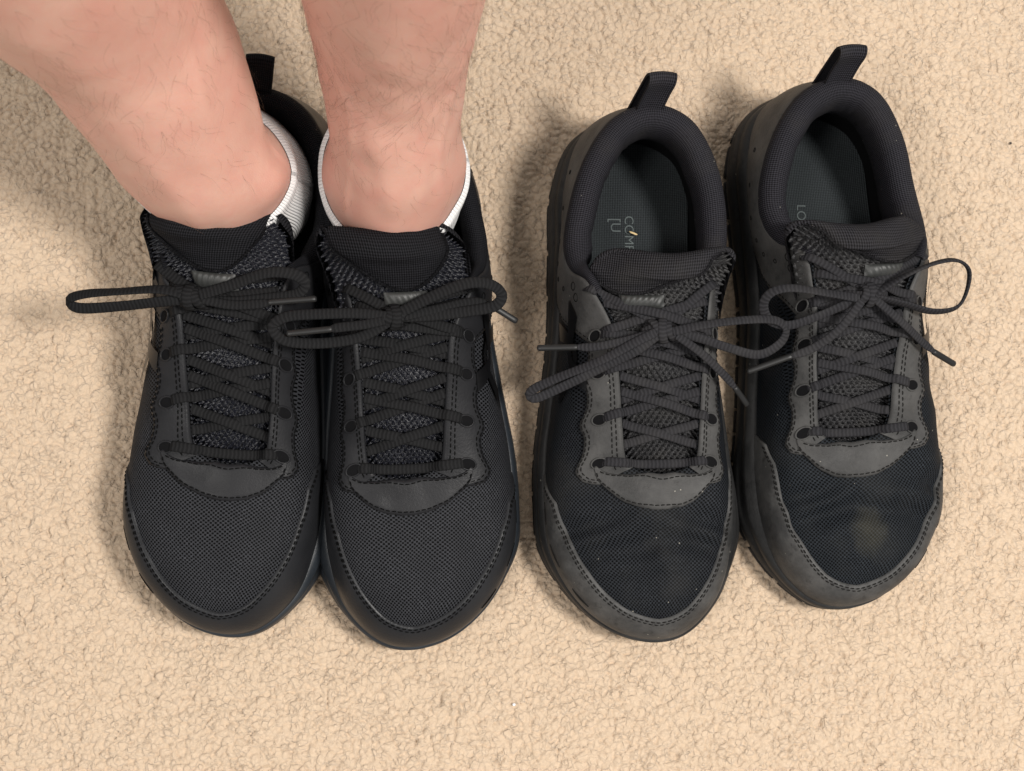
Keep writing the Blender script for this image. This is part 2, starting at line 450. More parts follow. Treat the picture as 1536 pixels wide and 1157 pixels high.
SHOES = []
def build_shoe(idx, side, worn, toe_px, heel_px, label, mats, bow, tw=0.0, roll=0.0):
    """side +1 left foot, -1 right foot"""
    mx = side
    fm = Form(worn, idx)
    root = bpy.data.objects.new('running_shoe', None); COL.objects.link(root)
    tag(root, label, 'shoe', 'black running shoes standing side by side')
    # place from toe and heel image points
    toe_l = np.array([-.007*mx, -.150, .012]); heel_l = np.array([0, .138, .097])
    tw_ = unproj(*toe_px, toe_l[2]); hw_ = unproj(*heel_px, heel_l[2])
    dl = (heel_l-toe_l)[:2]; dw = (hw_-tw_)[:2]
    ang = math.atan2(dw[1], dw[0])-math.atan2(dl[1], dl[0])
    print('SHOE', idx, 'len ratio %.3f' % (np.linalg.norm(dw)/np.linalg.norm(dl)), 'rot %.1f' % math.degrees(ang))
    R = np.array([[math.cos(ang), -math.sin(ang)], [math.sin(ang), math.cos(ang)]])
    mid = (tw_+hw_)[:2]/2-R@((toe_l+heel_l)[:2]/2)
    root.location = (mid[0], mid[1], -.0025); root.rotation_euler = (0, 0, ang)
    def lean_x(y, z):                       # the upper leans to the outer side over the sole
        return roll*np.maximum(z-.025, 0)*(1-sm(y, .03, .09))
    def px(u, v, z):                        # image point at a height -> canonical shoe space
        w = unproj(u, v, z); q = R.T@(w[:2]-mid); return np.array([q[0]*mx-lean_x(q[1], z), q[1], z])
    m = mats
    def mk(name, vqu, mat, parent=None, **kw):
        V_ = np.array(vqu[0], float).reshape(-1, 3); V_[:, 0] += lean_x(V_[:, 1], V_[:, 2])
        return make(name, V_, vqu[1], mat, parent or root, vqu[2], mirror=mx, **kw)

    # --- sole
    n = 520; p = np.linspace(0, NC, n, endpoint=False)
    b = cr(CB, p); tg = cr(CB, p+.03)-cr(CB, p-.03); tg[:, 2] = 0; tg /= np.linalg.norm(tg, axis=1)[:, None]
    out = np.stack([-tg[:, 1], tg[:, 0]], 1)   # clockwise path: outward is left
    zb = zb_of(b[:, 1]); bz = b[:, 2]
    flare = .003*sm(b[:, 1], .03, .08)+.0008-.0036*sm(-b[:, 1], .085, .13)
    flare = flare+.0045*np.exp(-((b[:, 1]+.085)/.035)**2)*(b[:, 0] < 0)
    wob = (vnoise(p*1.7, p*0+idx, 4)-.5)*.0008
    def ring(off, z): return np.column_stack([b[:, 0]+out[:, 0]*off, b[:, 1]+out[:, 1]*off, z])
    rel = lambda f: zb+f*(bz-zb)
    rings = [ring(-.004, bz+.001), ring(.0004, bz+.0042), ring(.0022+wob, bz+.0040), ring(.0040+flare*.4, bz+.0010), ring(.0044+flare*.6, bz-.003),
             ring(.0030+flare*.7, bz-.0048), ring(.0046+flare*.8, bz-.0064), ring(.0056+flare, rel(.5)), ring(.0052+flare, rel(.34)), ring(.0040+flare, rel(.22)), ring(.0005, rel(.16))]
    P = np.stack(rings, 1)
    uvm = np.zeros(P.shape[:2]+(2,))
    mk('midsole', (P.reshape(-1, 3), gridq(n, len(rings), wrap_i=True), uvm.reshape(-1, 2)), m['sole'])
    notch = -.0060*((np.mod(p*1.35+.3*np.sin(p), 1) < .11))
    spine = np.column_stack([b[:, 0]*.04, np.clip(b[:, 1], -.12, .12)*.98, zb])
    rings = [ring(.0000, rel(.30)), ring(.0042+flare+notch, rel(.245)), ring(.0054+flare+notch, rel(.20)), ring(.0052+flare+notch, zb+.0006), ring(.0044+flare+notch, zb), ring(-.006, zb), spine]
    P = np.stack(rings, 1)
    mk('outsole', (P.reshape(-1, 3), gridq(n, len(rings), wrap_i=True), np.zeros((P.shape[0]*P.shape[1], 2))), m['rubber'])

    # --- upper
    n, mm = 364, 44; p = np.linspace(0, NC, n, endpoint=False); h = np.linspace(0, 1, mm)
    Pg, H = np.meshgrid(p, h, indexing='ij'); S = fm.S(Pg, H); N = fm.N(Pg, H)
    V = S.reshape(-1, 3); Qu = gridq(n, mm, wrap_i=True, flip=True)
    Vi = (S-N*.0018).reshape(-1, 3)
    k = len(V)
    i0 = np.arange(n)*mm+mm-1; i1 = np.roll(i0, -1)
    rim = np.stack([i0, i1, i1+k, i0+k], 1)
    mk('upper', (np.vstack([V, Vi]), np.vstack([Qu, Qu[:, ::-1]+k, rim]), np.vstack([fab_uv(V), fab_uv(Vi)])), m['mesh'])
    bv_parts = [(V, Qu)]

    # --- overlays
    st = []
    hl0 = [(8.35, .01), (8.8, .01), (13, .01), (17.6, .01)]
    toe_hi = [(8.35, .03), (8.75, .20), (9.3, .40), (10, .46), (11, .45), (12, .40), (13, .365), (14, .40), (15, .475), (16, .50), (16.9, .45), (17.5, .31), (17.9, .04)]
    toe_f = lambda p: np.interp(p, *zip(*toe_hi))
    tc = mk('toe_cap', overlay(fm, 8.35, 17.9, lambda p: p*0+.005, toe_f, 190, 12), m['toe'])
    for dh in (.024, .044):
        pp = np.linspace(8.75, 17.5, 420); st.append((edge_curve(fm, pp, np.maximum(toe_f(pp)-dh, .01), .0012), tc))
    for (pa, pb, ha, hb) in ((9.1, 9.55, .17, .19), (9.95, 10.4, .20, .205), (10.85, 11.3, .20, .20)):
        tt = np.linspace(0, 1, 16); pp = pa+(pb-pa)*tt; hh_ = ha+(hb-ha)*tt
        P_, N_ = edge_curve(fm, pp, hh_, .0013)
        mk('vent_slot', sweep(P_, .0022, .0007, N_, nseg=8, wmod=lambda t: .35+.65*np.sin(t*math.pi)), m['stitch'], tc)
    # heel counter and quarter
    q_lo = lambda a: np.interp(a, [0, 2, 3.2, 4.2, 5.0, 5.6, 6.1, 6.5], [.20, .22, .26, .30, .46, .64, .78, .90])
    q_hi = lambda a: np.interp(a, [0, 3.6, 4.4, 5.0, 6.5], [.93, .93, .95, .985, .985])
    hc = mk('heel_counter', overlay(fm, -6.5, 6.5, lambda p: q_lo(np.abs(p)), lambda p: q_hi(np.abs(p)), 240, 16), m['leather'])
    for sg in (1, -1):
        a = np.linspace(3.2, 6.4, 160); st.append((edge_curve(fm, sg*a, q_lo(a)+.035, .0012), hc))
    # eyestays
    rows = np.array([8.85, 7.75, 6.75, 5.95, 5.0])
    def es_lo(a):
        w = np.interp(a, [5.9, 6.3, 9.2, 9.7], [.77, .70, .66, .78])
        sc = np.zeros_like(a)
        for r in rows[:4]: sc += np.exp(-((a-r)/.24)**2)
        return w+.035-.055*sc
    for sg, nm in ((1, 'eyestay'), (-1, 'eyestay')):
        ov = overlay(fm, sg*6.0, sg*9.65, lambda p: es_lo(np.abs(p)), lambda p: p*0+.998, 150, 14, .0006, .0013)
        if sg < 0: ov = (ov[0], ov[1][:, ::-1], ov[2])
        es = mk(nm, ov, m['leather']); bv_parts.append((ov[0], ov[1]))
        a = np.linspace(6.1, 9.5, 220)
        for hh in (es_lo(a)+.022, es_lo(a)+.05, a*0+.955, a*0+.925):
            st.append((edge_curve(fm, sg*a, hh, .0019), es))
    # crescent in front of the throat
    c_lo = lambda p: np.interp(p, [8.9, 9.4, 10, 11, 12, 13, 14, 15, 16, 16.6, 17.1], [.80, .80, .825, .865, .882, .887, .882, .862, .822, .79, .785])
    c_hi = lambda p: np.interp(p, [8.9, 9.3, 9.8, 10.4, 11, 15, 15.6, 16.2, 16.7, 17.1], [.815, .875, .94, .985, .997, .997, .985, .94, .875, .805])
    ov = overlay(fm, 8.9, 17.1, c_lo, c_hi, 140, 12, .0014, .0014)
    vp = mk('vamp_patch', ov, m['leather'])
    pp = np.linspace(9.1, 16.9, 260)
    st.append((edge_curve(fm, pp, c_lo(pp)+.011, .0030), vp)); st.append((edge_curve(fm, pp, c_hi(pp)-.014, .0030), vp))
    for par in {id(x[1]): x[1] for x in st}.values():
        vq = join([stitches(*c) for c, q in st if q is par])
        mk('stitching', vq, m['stitch'], par, kind='stuff')
    # --- emblem: two crossed arcs on the lateral side
    for sg in (1, -1):
        t = np.linspace(-1, 1, 60); w = np.linspace(0, 1, 8)
        bo = -.30+1.25*np.abs(t)**1.9; bi = -.06+1.15*np.abs(t)**1.5
        bi = np.maximum(bi, bo+.03)
        a_o = t; a_i = t*(.62+.0*t)
        A = a_o[:, None]*(1-w)+a_i[:, None]*w; Bv = np.minimum(bo, 1)[:, None]*(1-w)+np.minimum(bi, 1)[:, None]*w
        Pp = 6.0+A*1.05; Hh = .565+sg*Bv*.17
        Pt = fm.S(Pp, Hh)+fm.N(Pp, Hh)*(.0022+.0003*sg)
        mk('emblem', (Pt.reshape(-1, 3), gridq(60, 8, flip=(sg > 0)), np.zeros((480, 2))), m['gloss'])
    # --- padded collar and lining
    n = 200; p = np.linspace(-5.3, 5.3, n); t0 = cr(CT, p); tg = cr(CT, p+.03)-cr(CT, p-.03)
    tg[:, 2] = 0; tg /= np.linalg.norm(tg, axis=1)[:, None]; nin = np.stack([tg[:, 1], -tg[:, 0]], 1)
    kk = 1-.66*sm(np.abs(p), 3.5, 4.9)
    ci = .92 if worn else .66
    prof = np.array([(-.0003, -.013), (-.0022, -.010), (-.0030, -.0045), (-.0016, .0012), (.0022, .0044), (.0068, .0046), (.0108, .0022), (.0132, -.0028), (.0140, -.010), (.0128, -.018), (.0100, -.027)])
    prof = catmull_open(np.column_stack([prof, np.zeros(len(prof))]), 30)[:, :2]
    wr = 1+.05*(vnoise(p*6+idx*3, p*0, 8)-.5)
    A = prof[None, :, 0]*(kk*wr)[:, None]; A = np.where(A > 0, A*ci, A); Bv = prof[None, :, 1]*(.45+.55*kk)[:, None]
    P = np.stack([t0[:, None, 0]+nin[:, None, 0]*A, t0[:, None, 1]+nin[:, None, 1]*A, t0[:, None, 2]+Bv], -1)
    L = np.r_[0, np.cumsum(np.linalg.norm(np.diff(t0, axis=0), axis=1))]
    Lp = np.r_[0, np.cumsum(np.linalg.norm(np.diff(prof, axis=0), axis=1))]
    uvc = np.stack([np.repeat(L[:, None], 30, 1), np.repeat(Lp[None], n, 0)], -1)
    mk('collar', (P.reshape(-1, 3), gridq(n, 30, flip=True), uvc.reshape(-1, 2)), m['collar'])
    last = P[:, -1]; bb = cr(CB, p)
    fl = np.linspace(0, 1, 8)[None, :, None]; low = np.column_stack([bb[:, 0]*.80, bb[:, 1]*.93, np.full(n, .029)])
    midp = last*.5+low*.5; midp[:, :2] += -nin*.003
    P2 = last[:, None]*(1-fl)**2+2*midp[:, None]*fl*(1-fl)+low[:, None]*fl**2
    uv2 = np.stack([np.repeat(L[:, None], 8, 1), np.repeat(np.linspace(0, .04, 8)[None], n, 0)], -1)
    mk('lining', (P2.reshape(-1, 3), gridq(n, 8, flip=True), uv2.reshape(-1, 2)), m['dark'])
    # --- insole
    n = 200; p = np.linspace(0, NC, n, endpoint=False); bb = cr(CB, p)
    sc = np.linspace(1, 0, 14); sp = np.column_stack([np.full(n, -.002), np.clip(bb[:, 1], -.11, .105)])
    P = np.stack([np.column_stack([sp+(bb[:, :2]-sp)*s*np.column_stack([.95-.17*sm(bb[:, 1], -.03, .03), np.full(n, .95)]), np.full(n, .0275+.006*s**6)]) for s in sc], 1)
    ins = mk('insole', (P.reshape(-1, 3), gridq(n, 14, wrap_i=True), P[..., :2].reshape(-1, 2)), m['insole'])
    # --- tongue
    ns, nu = 300, 116
    sv = np.r_[np.linspace(0, 8, 240), np.linspace(8, 12, 61)[1:]]; uu = np.linspace(-1, 1, nu)
    Sg, U = np.meshgrid(sv, uu, indexing='ij')
    def tong(Sx):
        A = crop(TG, Sx)
        y, z, w, dr = A[..., 0], A[..., 1], A[..., 2], A[..., 3]
        f = sm(Sx, 3.5, 8)
        if worn: y = y-.021*f; z = z-.012*f
        else: y = y-.009*f; z = z-.001*f
        w = w*(1-.20*sm(np.where(Sx > 8, 16-Sx, Sx), 5.9, 8.0)**1.3)
        xcn = -.0085+.0065*sm(Sx, 3, 6.5)+tw*f
        x = xcn+w*U; yy = y+.015*f*U*U
        zz = z-dr*np.abs(U)**2.1+(vnoise(x*90+idx*7, yy*90, 6)-.5)*.0014
        if worn: zz += .0025*f*np.sin(U*2.2+idx)
        return np.stack([x, yy, zz], -1)
    q = np.sqrt(np.clip(1-np.abs(U)**3.2, 0, 1))[..., None]
    P = tong(Sg); back = (Sg > 8)[..., None]
    Pf = tong(np.where(Sg > 8, 16-Sg, Sg)); P = np.where(back, Pf*(1-q)+P*q, P)
    u0 = .42 if worn else 0.0
    sb = 4.95+2.9*np.clip(np.abs(U-u0)/(1+abs(u0)*.3), 0, 1)**2.2
    patch = Sg > sb
    # open weave of the tongue: real pits
    gx = P[..., 0]; gy = np.cumsum(np.r_[np.zeros((1, nu)), np.linalg.norm(np.diff(P, axis=0), axis=2)], 0)
    k0 = 2*math.pi/.0034
    wx = gx+.0012*np.sin(gy*120)
    f = np.cos(k0*wx)*np.cos(k0*.5*gy*1.25)
    f2 = np.cos(k0*(wx+.0017/1))*np.cos(k0*.5*gy*1.25+math.pi/2*2)
    hole = sm(np.abs(np.cos(k0*.5*wx)*np.cos(k0*.37*gy))+np.abs(np.sin(k0*.5*wx)*np.sin(k0*.37*gy)), .47, .78)
    dpt = np.where(patch, 0.0, 1.0)
    nn = np.cross(np.gradient(P, axis=1), np.gradient(P, axis=0)); nn /= np.linalg.norm(nn, axis=-1, keepdims=True)+1e-12
    nn *= -np.sign(nn[..., 2:3].mean())*-1
    if nn[100, nu//2, 2] < 0: nn = -nn
    padb = sm(Sg, 4.2, 5.4)*patch*sm(Sg-sb, 0, .6)*.0012
    P2 = P-nn*(hole*dpt*.0032)[..., None]+nn*padb[..., None]
    uvt = np.stack([gx, gy], -1).reshape(-1, 2)
    Q = gridq(ns, nu); pf = patch.reshape(-1)[Q].mean(1) > .6
    def sub(Qs):
        ids, inv = np.unique(Qs.ravel(), return_inverse=True)
        return P2.reshape(-1, 3)[ids], inv.reshape(-1, 4), uvt[ids]
    flipt = np.cross(P[101, 58]-P[100, 58], P[100, 59]-P[100, 58])[2] < 0
    Qa, Qb = Q[~pf], Q[pf]
    if flipt: Qa = Qa[:, ::-1]; Qb = Qb[:, ::-1]
    tongue = mk('tongue', sub(Qa), m['coarse'])
    mk('padded_edge', sub(Qb), m['pad'], tongue)
    # piping line between patch and weave
    su = np.linspace(-.86, .92, 120); ss = 4.95+2.9*np.clip(np.abs(su-u0)/(1+abs(u0)*.3), 0, 1)**2.2
    from_grid = lambda s_, u_: np.stack([[np.interp(si, sv, P[:, int(round((ui+1)/2*(nu-1))), kx]) for kx in range(3)] for si, ui in zip(s_, u_)])
    okm = ss < 8.0
    mk('piping', sweep(from_grid(ss[okm], su[okm])+np.array([0, -.0006, .0006]), .0016, .0016, nseg=6), m['pad'], tongue)
    bv_parts.append((P.reshape(-1, 3), (Q[:, ::-1] if flipt else Q)[:(235)*(nu-1)]))
    # --- lace keeper band on the tongue
    cu = u0*.62; iu = int((cu+1)/2*(nu-1)); 
    su = np.linspace(cu-.33, cu+.33, 40); s_mid = 4.45
    lv = []
    base = from_grid(np.full(40, s_mid), su); base2 = from_grid(np.full(40, s_mid+.42), su)
    arch = (.0022*(1-np.linspace(-1, 1, 40)**4))[:, None]
    tj = np.linspace(0, 1, 9)
    rib = .00035*np.sin(np.linspace(0, 1, 40)[:, None]*48+tj[None]*9)
    prj = np.sin(tj*math.pi)**.5
    G = base[:, None]*(1-tj)[None, :, None]+base2[:, None]*tj[None, :, None]
    G[..., 2] += arch*prj[None]+rib*prj[None]*.8+.0006
    mk('lace_keeper', (G.reshape(-1, 3), gridq(40, 9), np.zeros((360, 2))), m['label'], tongue)
    # --- pull tab
    wv = np.linspace(-1, 1, 9)*.0072
    lean = .22 if idx in (2, 3, 4) else .1
    prof = np.array([(.1370, .080), (.1415, .092), (.1455, .103), (.1480, .110), (.1485, .1145), (.1462, .1165), (.1430, .1145), (.1405, .108), (.1365, .100), (.1330, .094)])
    pr = catmull_open(np.column_stack([prof, np.zeros(len(prof))]), 44)[:, :2]
    X = wv[:, None]+(pr[None, :, 1]-.09)*lean*mx-.004*mx
    Yv = np.repeat(pr[None, :, 0], 9, 0)+ -.0010*(wv[:, None]/.0072)**2; Z = np.repeat(pr[None, :, 1], 9, 0)+wv[:, None]*lean*.25*mx
    P3 = np.stack([X, Yv, Z], -1); nrm = np.cross(np.gradient(P3, axis=0), np.gradient(P3, axis=1)); nrm /= np.linalg.norm(nrm, axis=-1, keepdims=True)
    Lq = np.r_[0, np.cumsum(np.linalg.norm(np.diff(pr, axis=0), axis=1))]
    uvp = np.stack([np.repeat(wv[:, None], 44, 1), np.repeat(Lq[None], 9, 0)], -1).reshape(-1, 2)
    a1 = (P3+nrm*.0007).reshape(-1, 3); a2 = (P3-nrm*.0007).reshape(-1, 3)
    Qp = gridq(9, 44); idq = np.arange(9*44).reshape(9, 44); kq = len(a1)
    e0 = idq[0]; e1 = idq[-1]
    sk = np.vstack([np.stack([e0[:-1], e0[1:], e0[1:]+kq, e0[:-1]+kq], 1)[:, ::-1], np.stack([e1[:-1], e1[1:], e1[1:]+kq, e1[:-1]+kq], 1)])
    mk('pull_tab', (np.vstack([a1, a2]), np.vstack([Qp, Qp[:, ::-1]+kq, sk]), np.vstack([uvp, uvp])), m['collar'])

    # --- laces
    vs, fs, bo = [], [], 0
    for v, q_ in bv_parts:
        vs.extend(map(tuple, np.asarray(v))); fs.extend([tuple(int(i)+bo for i in r) for r in q_]); bo += len(v)
    tree = BVHTree.FromPolygons([Vector(v) for v in vs], fs)
    def ztop(x, y, dflt=.06):
        hit = tree.ray_cast(Vector((x, y, .3)), Vector((0, 0, -1)))
        return hit[0].z if hit[0] is not None else dflt
    def drop(Pxy, off):
        Z = np.array([ztop(x, y) for x, y in Pxy[:, :2]])
        Zs = Z.copy()
        for _ in range(3):
            Zs = np.maximum(Zs, np.convolve(np.pad(Zs, 2, mode='edge'), np.ones(5)/5, 'valid'))
            Zs = np.maximum(Z, np.convolve(np.pad(Zs, 1, mode='edge'), np.ones(3)/3, 'valid'))
        return np.column_stack([Pxy[:, :2], Zs+off])
    lw, lt = (.0050, .0017) if worn else (.0056, .0015)
    def eye(sg, pr_, h=None):
        h = (.845 if sg > 0 else .865) if h is None else h
        s_ = fm.S(np.array([sg*pr_]), np.array([h]))[0]; return s_
    for sg in (1, -1):
        for i, r_ in enumerate(rows[:4]):
            hh_ = .835 if sg > 0 else .855
            c0 = fm.S(np.array([sg*r_]), np.array([hh_]))[0]; nv = fm.N(np.array([sg*r_]), np.array([hh_]))[0]
            ax = fm.S(np.array([sg*r_]), np.array([hh_+.02]))[0]-c0; ax /= np.linalg.norm(ax); ay = np.cross(nv, ax)
            tt = np.linspace(0, 2*math.pi, 17)
            e_ = c0+nv*.0022+np.cos(tt)[:, None]*ax*.0046+np.sin(tt)[:, None]*ay*.0031
            rim_ = sweep(e_, .0010, .0009, nv, nseg=6, n=17)
            rr_ = np.array([1.0, .55, .02])
            dsc = (c0+nv*.00205)[None, None]+rr_[None, :, None]*(np.cos(tt[:-1])[:, None]*ax*.0046+np.sin(tt[:-1])[:, None]*ay*.0031)[:, None]
            ey = mk('eyelet', rim_, m['leather'])
            mk('eyelet_hole', (dsc.reshape(-1, 3), gridq(16, 3, wrap_i=True), np.zeros((48, 2))), m['dark'], ey)
    A, B_ = eye(1, rows[0]), eye(-1, rows[0])
    def strand(A, B_, cross=0.0, tuck=(1, 1), sag=0.0):
        t = np.linspace(0, 1, 46)[:, None]; Pxy = A*(1-t)+B_*t
        Pxy[:, 1] += sag*np.sin(t[:, 0]*math.pi)
        D = drop(Pxy, .0014); t = t[:, 0]
        D[:, 2] += cross*np.exp(-((t-.45)/.2)**2)
        for e_, tt in ((tuck[0], t), (tuck[1], 1-t)):
            D[:, 2] -= e_*.0042*np.clip(1-tt/.05, 0, 1)**1.0
        return D
    parts_l = []
    def lace(path, up=(0, 0, 1), w=lw, t_=lt, name='lace_row', parent=None, wmod=None):
        return mk(name, sweep(path, w, t_, up, wmod=wmod), m['lace'], parent)
    lace(strand(A, B_, 0, sag=-.0015))
    for i in (0, 1, 2):
        for sg in (1, -1):
            pa_ = rows[i]+(rows[i+1]-rows[i])*.30; pb_ = rows[i]+(rows[i+1]-rows[i])*.82
            A = fm.S(np.array([sg*pa_]), np.array([.985]))[0]; B_ = fm.S(np.array([-sg*pb_]), np.array([.985]))[0]
            D_ = strand(A, B_, .0 if sg > 0 else .0012, tuck=(1.3, 1.3)); D_[:, 2] -= .0006
            lace(D_)
    for i in (1, 2, 3):
        hi_ = .5*(rows[i]+rows[min(i+1, 4)])
        for sg in (1, -1):
            A = eye(sg, rows[i]); B_ = fm.S(np.array([-sg*hi_]), np.array([.985]))[0]
            over = (sg > 0) == (idx % 2 == 0)
            lace(strand(A, B_, .0026 if over else 0, tuck=(1, 1.3)))
    kn = px(*bow['knot'])
    kz = ztop(kn[0], kn[1], .095)+.0055; kn = px(bow['knot'][0], bow['knot'][1], kz); dz = kz-bow['knot'][2]
    print('   knot z', round(kz, 4), 'local', np.round(kn, 4), 'tongue top', np.round(P[239, nu//2], 4))
    for sg in (1, -1):
        for k_, (rw, yo) in enumerate(((4, .003), (3, -.003))):
            A = eye(sg, rows[rw], .92 if rw == 4 else None)
            t = np.linspace(0, 1, 40)[:, None]; Pn = A*(1-t)+(kn+np.array([0, yo, -.001]))*t
            D = drop(Pn, .0014); t = t[:, 0]
            D[:, 2] = np.maximum(D[:, 2], A[2]*(1-t)+(kn[2])*t-.001)
            D[:, 2] -= .005*np.clip(1-t/.06, 0, 1)
            lace(D)
    # knot: wrapped turns
    tt = np.linspace(0, 2*math.pi*1.0, 40)
    pk = []
    for rx, ry, rz, ox, ph in ((.0012, .0062, .0050, 0, 0), (.0030, .0048, .0046, -.0045, .6), (.0028, .0050, .0044, .0048, 2.2)):
        ring_ = np.column_stack([kn[0]+ox+rx*np.sin(tt*1+ph), kn[1]+ry*np.cos(tt), kn[2]+.0005+rz*np.sin(tt)])
        upv = np.column_stack([np.zeros(40), np.cos(tt), np.sin(tt)])
        pk.append(sweep(ring_, lw*.95, lt*1.1, upv, n=40))
    cr_ = catmull_open([kn+np.array([-.011, .001, -.001]), kn+np.array([-.004, -.001, .0035]), kn+np.array([.004, .001, .004]), kn+np.array([.011, -.001, -.001])], 30)
    pk.append(sweep(cr_, lw*1.05, lt*1.2))
    mk('knot', join(pk), m['lace'])
    for lp in bow['loops']:
        pts = [px(u, v, z+dz*.8) for u, v, z in lp['pts']]
        pth = catmull_open(pts, 90)
        for q_ in pth: q_[2] = max(q_[2], ztop(q_[0], q_[1], .0)+.0022)
        up = np.asarray(lp.get('up', (0, 0, 1)), float)
        upv = np.broadcast_to(up, pth.shape).copy()
        if lp.get('edge'):            # ribbon stands on its edge, facing away from the loop centre
            c_ = pth.mean(0); e_ = lp['edge']
            rad = pth-c_; rad[:, 2] = 0; rad /= np.linalg.norm(rad, axis=1)[:, None]+1e-9
            upv = upv*(1-e_)+rad*e_
        lace(pth, upv, lw*lp.get('w', 1), lt*1.05, name='bow_loop')
    for en in bow['ends']:
        pts = [px(u, v, z+dz*.8) for u, v, z in en['pts']]; pth = catmull_open(pts, 60)
        for q_ in pth: q_[2] = max(q_[2], ztop(q_[0], q_[1], .0)+.0022)
        le = lace(pth, (0, 0, 1), lw*.9, lt, name='lace_end', wmod=lambda t: 1-.45*sm(t, .85, 1))
        a0 = pth[-1]; a1 = px(*en['tip'][:2], en['tip'][2]+dz*.8)
        a1[2] = max(a1[2], ztop(a1[0], a1[1], .0)+.002)
        ag = sweep(catmull_open([a0-(a1-a0)*.06, (a0+a1)/2, a1], 24), .0034, .0026, nseg=10)
        mk('aglet', ag, m['aglet'], le)
    # --- perforation rings on the quarter
    pf = []
    for sg in (1, -1):
        for (pp_, hh_) in ((4.75, .84), (5.05, .80), (4.45, .70), (4.0, .62), (3.6, .60), (3.1, .58), (2.5, .56), (1.9, .56)):
            c0 = fm.S(np.array([sg*pp_]), np.array([hh_]))[0]; nv = fm.N(np.array([sg*pp_]), np.array([hh_]))[0]
            ax = np.cross(nv, [0, 0, 1.0]); ax /= np.linalg.norm(ax); ay = np.cross(nv, ax)
            r_ = .0022 if pp_ > 4.5 else .0011
            tt = np.linspace(0, 2*math.pi, 15)
            pth = c0+nv*.0014+np.cos(tt)[:, None]*ax*r_+np.sin(tt)[:, None]*ay*r_
            pf.append(sweep(pth, .0006, .0006, nv, nseg=5, n=15))
    mk('perforation_stitching', join(pf), m['stitch'], hc, kind='stuff')
    S_ = dict(root=root, px=px, R=R, mid=mid, mx=mx, m=m, ins=ins, ztop=ztop, fm=fm)
    SHOES.append(S_); return S_

def insole_text(S_, lines):
    for body, size, x, y, rot in lines:
        cu = bpy.data.curves.new('insole_lettering', 'FONT'); cu.body = body; cu.size = size; cu.align_x = 'LEFT'
        cu.extrude = .0001; cu.offset = -.00004
        tmp = bpy.data.objects.new('tmp', cu); COL.objects.link(tmp)
        dg = bpy.context.evaluated_depsgraph_get(); me = bpy.data.meshes.new_from_object(tmp.evaluated_get(dg))
        bpy.data.objects.remove(tmp, do_unlink=True)
        me.materials.clear(); me.materials.append(S_['m']['print'])
        o = bpy.data.objects.new('insole_lettering', me); COL.objects.link(o); o.parent = S_['ins']
        o.location = (x, y, .0279); o.rotation_euler = (0, 0, rot)

# ------------------------------------------------------------------ carpet
def build_carpet():
    def axis(lo, hi, a, b, fine, coarse):
        x = list(np.arange(a, b, fine)); s = fine; v = a
        left = []
        while v > lo: s = min(s*1.25, coarse); v -= s; left.append(v)
        s = fine; v = x[-1]; right = []
        while v < hi: s = min(s*1.25, coarse); v += s; right.append(v)
        return np.array(left[::-1]+x+right)
    cs = [unproj(u, v, 0) for u in (0, PW) for v in (0, PH)]
    x0, x1 = min(c[0] for c in cs)-.03, max(c[0] for c in cs)+.03
    y0, y1 = min(c[1] for c in cs)-.03, max(c[1] for c in cs)+.03
    print('CARPET', x0, x1, y0, y1)
    X = axis(-1.3, 1.5, x0, x1, .0007, .02); Y = axis(-1.2, 1.6, y0, y1, .0007, .02)
    GX, GY = np.meshgrid(X, Y, indexing='ij')
    wx = GX+.0022*(vnoise(GX*260, GY*260, 11)-.5)+.006*(vnoise(GX*55, GY*55, 12)-.5)
    wy = GY+.0022*(vnoise(GX*260+50, GY*260, 13)-.5)+.006*(vnoise(GX*55, GY*55+40, 14)-.5)
    f1, f2, c1 = worley(wx/.0049+400, wy/.0045+400, 21)
    e1 = sm(f2-f1, 0, .32)
    g1, g2, c2 = worley(wx/.0105+100, wy/.0098+100, 22)
    e2 = sm(g2-g1, 0, .085)
    m1 = .45+.55*sm(vnoise(GX*190, GY*190, 15), .35, .7); m2 = .2+.8*sm(vnoise(GX*95, GY*95, 16), .40, .75)
    fz = vnoise(GX*900, GY*900, 17)-.5; fz2 = vnoise(GX*480, GY*480, 18)-.5
    Z = -.0021*(1-e1)*m1-.0023*(1-e2)*m2+.0016*(c1-.5)-.0018*np.clip(f1, 0, .8)**2+.0004*fz+.0005*fz2+.0008*(vnoise(GX*22, GY*22, 19)-.5)
    Z = Z*.72
    Z -= np.percentile(Z, 90)
    V = np.stack([GX, GY, Z], -1)
    o = make('carpet', V, gridq(len(X), len(Y)), CARPET, None, np.stack([GX, GY], -1))
    o['kind'] = 'structure'; o['label'] = 'beige looped pile carpet with a pebbled crackled texture'
    return o
t = NT('carpet_pile')
n1 = t.noise(14, 4); n2 = t.noise(420, 4, .65); n3 = t.noise(1500, 2)
c = t.mix(t.mapr(n2, .25, .75), (.480, .362, .252), (.550, .430, .316))
c = t.mix(t.math('MULTIPLY', t.mapr(n1, .35, .7), .35), c, (.515, .393, .276))
c = t.mix(t.mapr(n3, .55, .8), c, (.61, .49, .365))
t.col(c); t.set(Roughness=.95); t.b.inputs['Specular IOR Level'].default_value = .08
t.b.inputs['Sheen Weight'].default_value = .25; t.b.inputs['Sheen Roughness'].default_value = .6
vw = t.n('ShaderNodeVectorMath', operation='MULTIPLY_ADD'); wn = t.n('ShaderNodeTexNoise'); wn.inputs['Scale'].default_value = 240
t.l(t.obj(), wn.inputs['Vector']); t.l(wn.outputs['Color'], vw.inputs[0]); vw.inputs[1].default_value = (.0034, .0034, 0); t.l(t.obj(), vw.inputs[2])
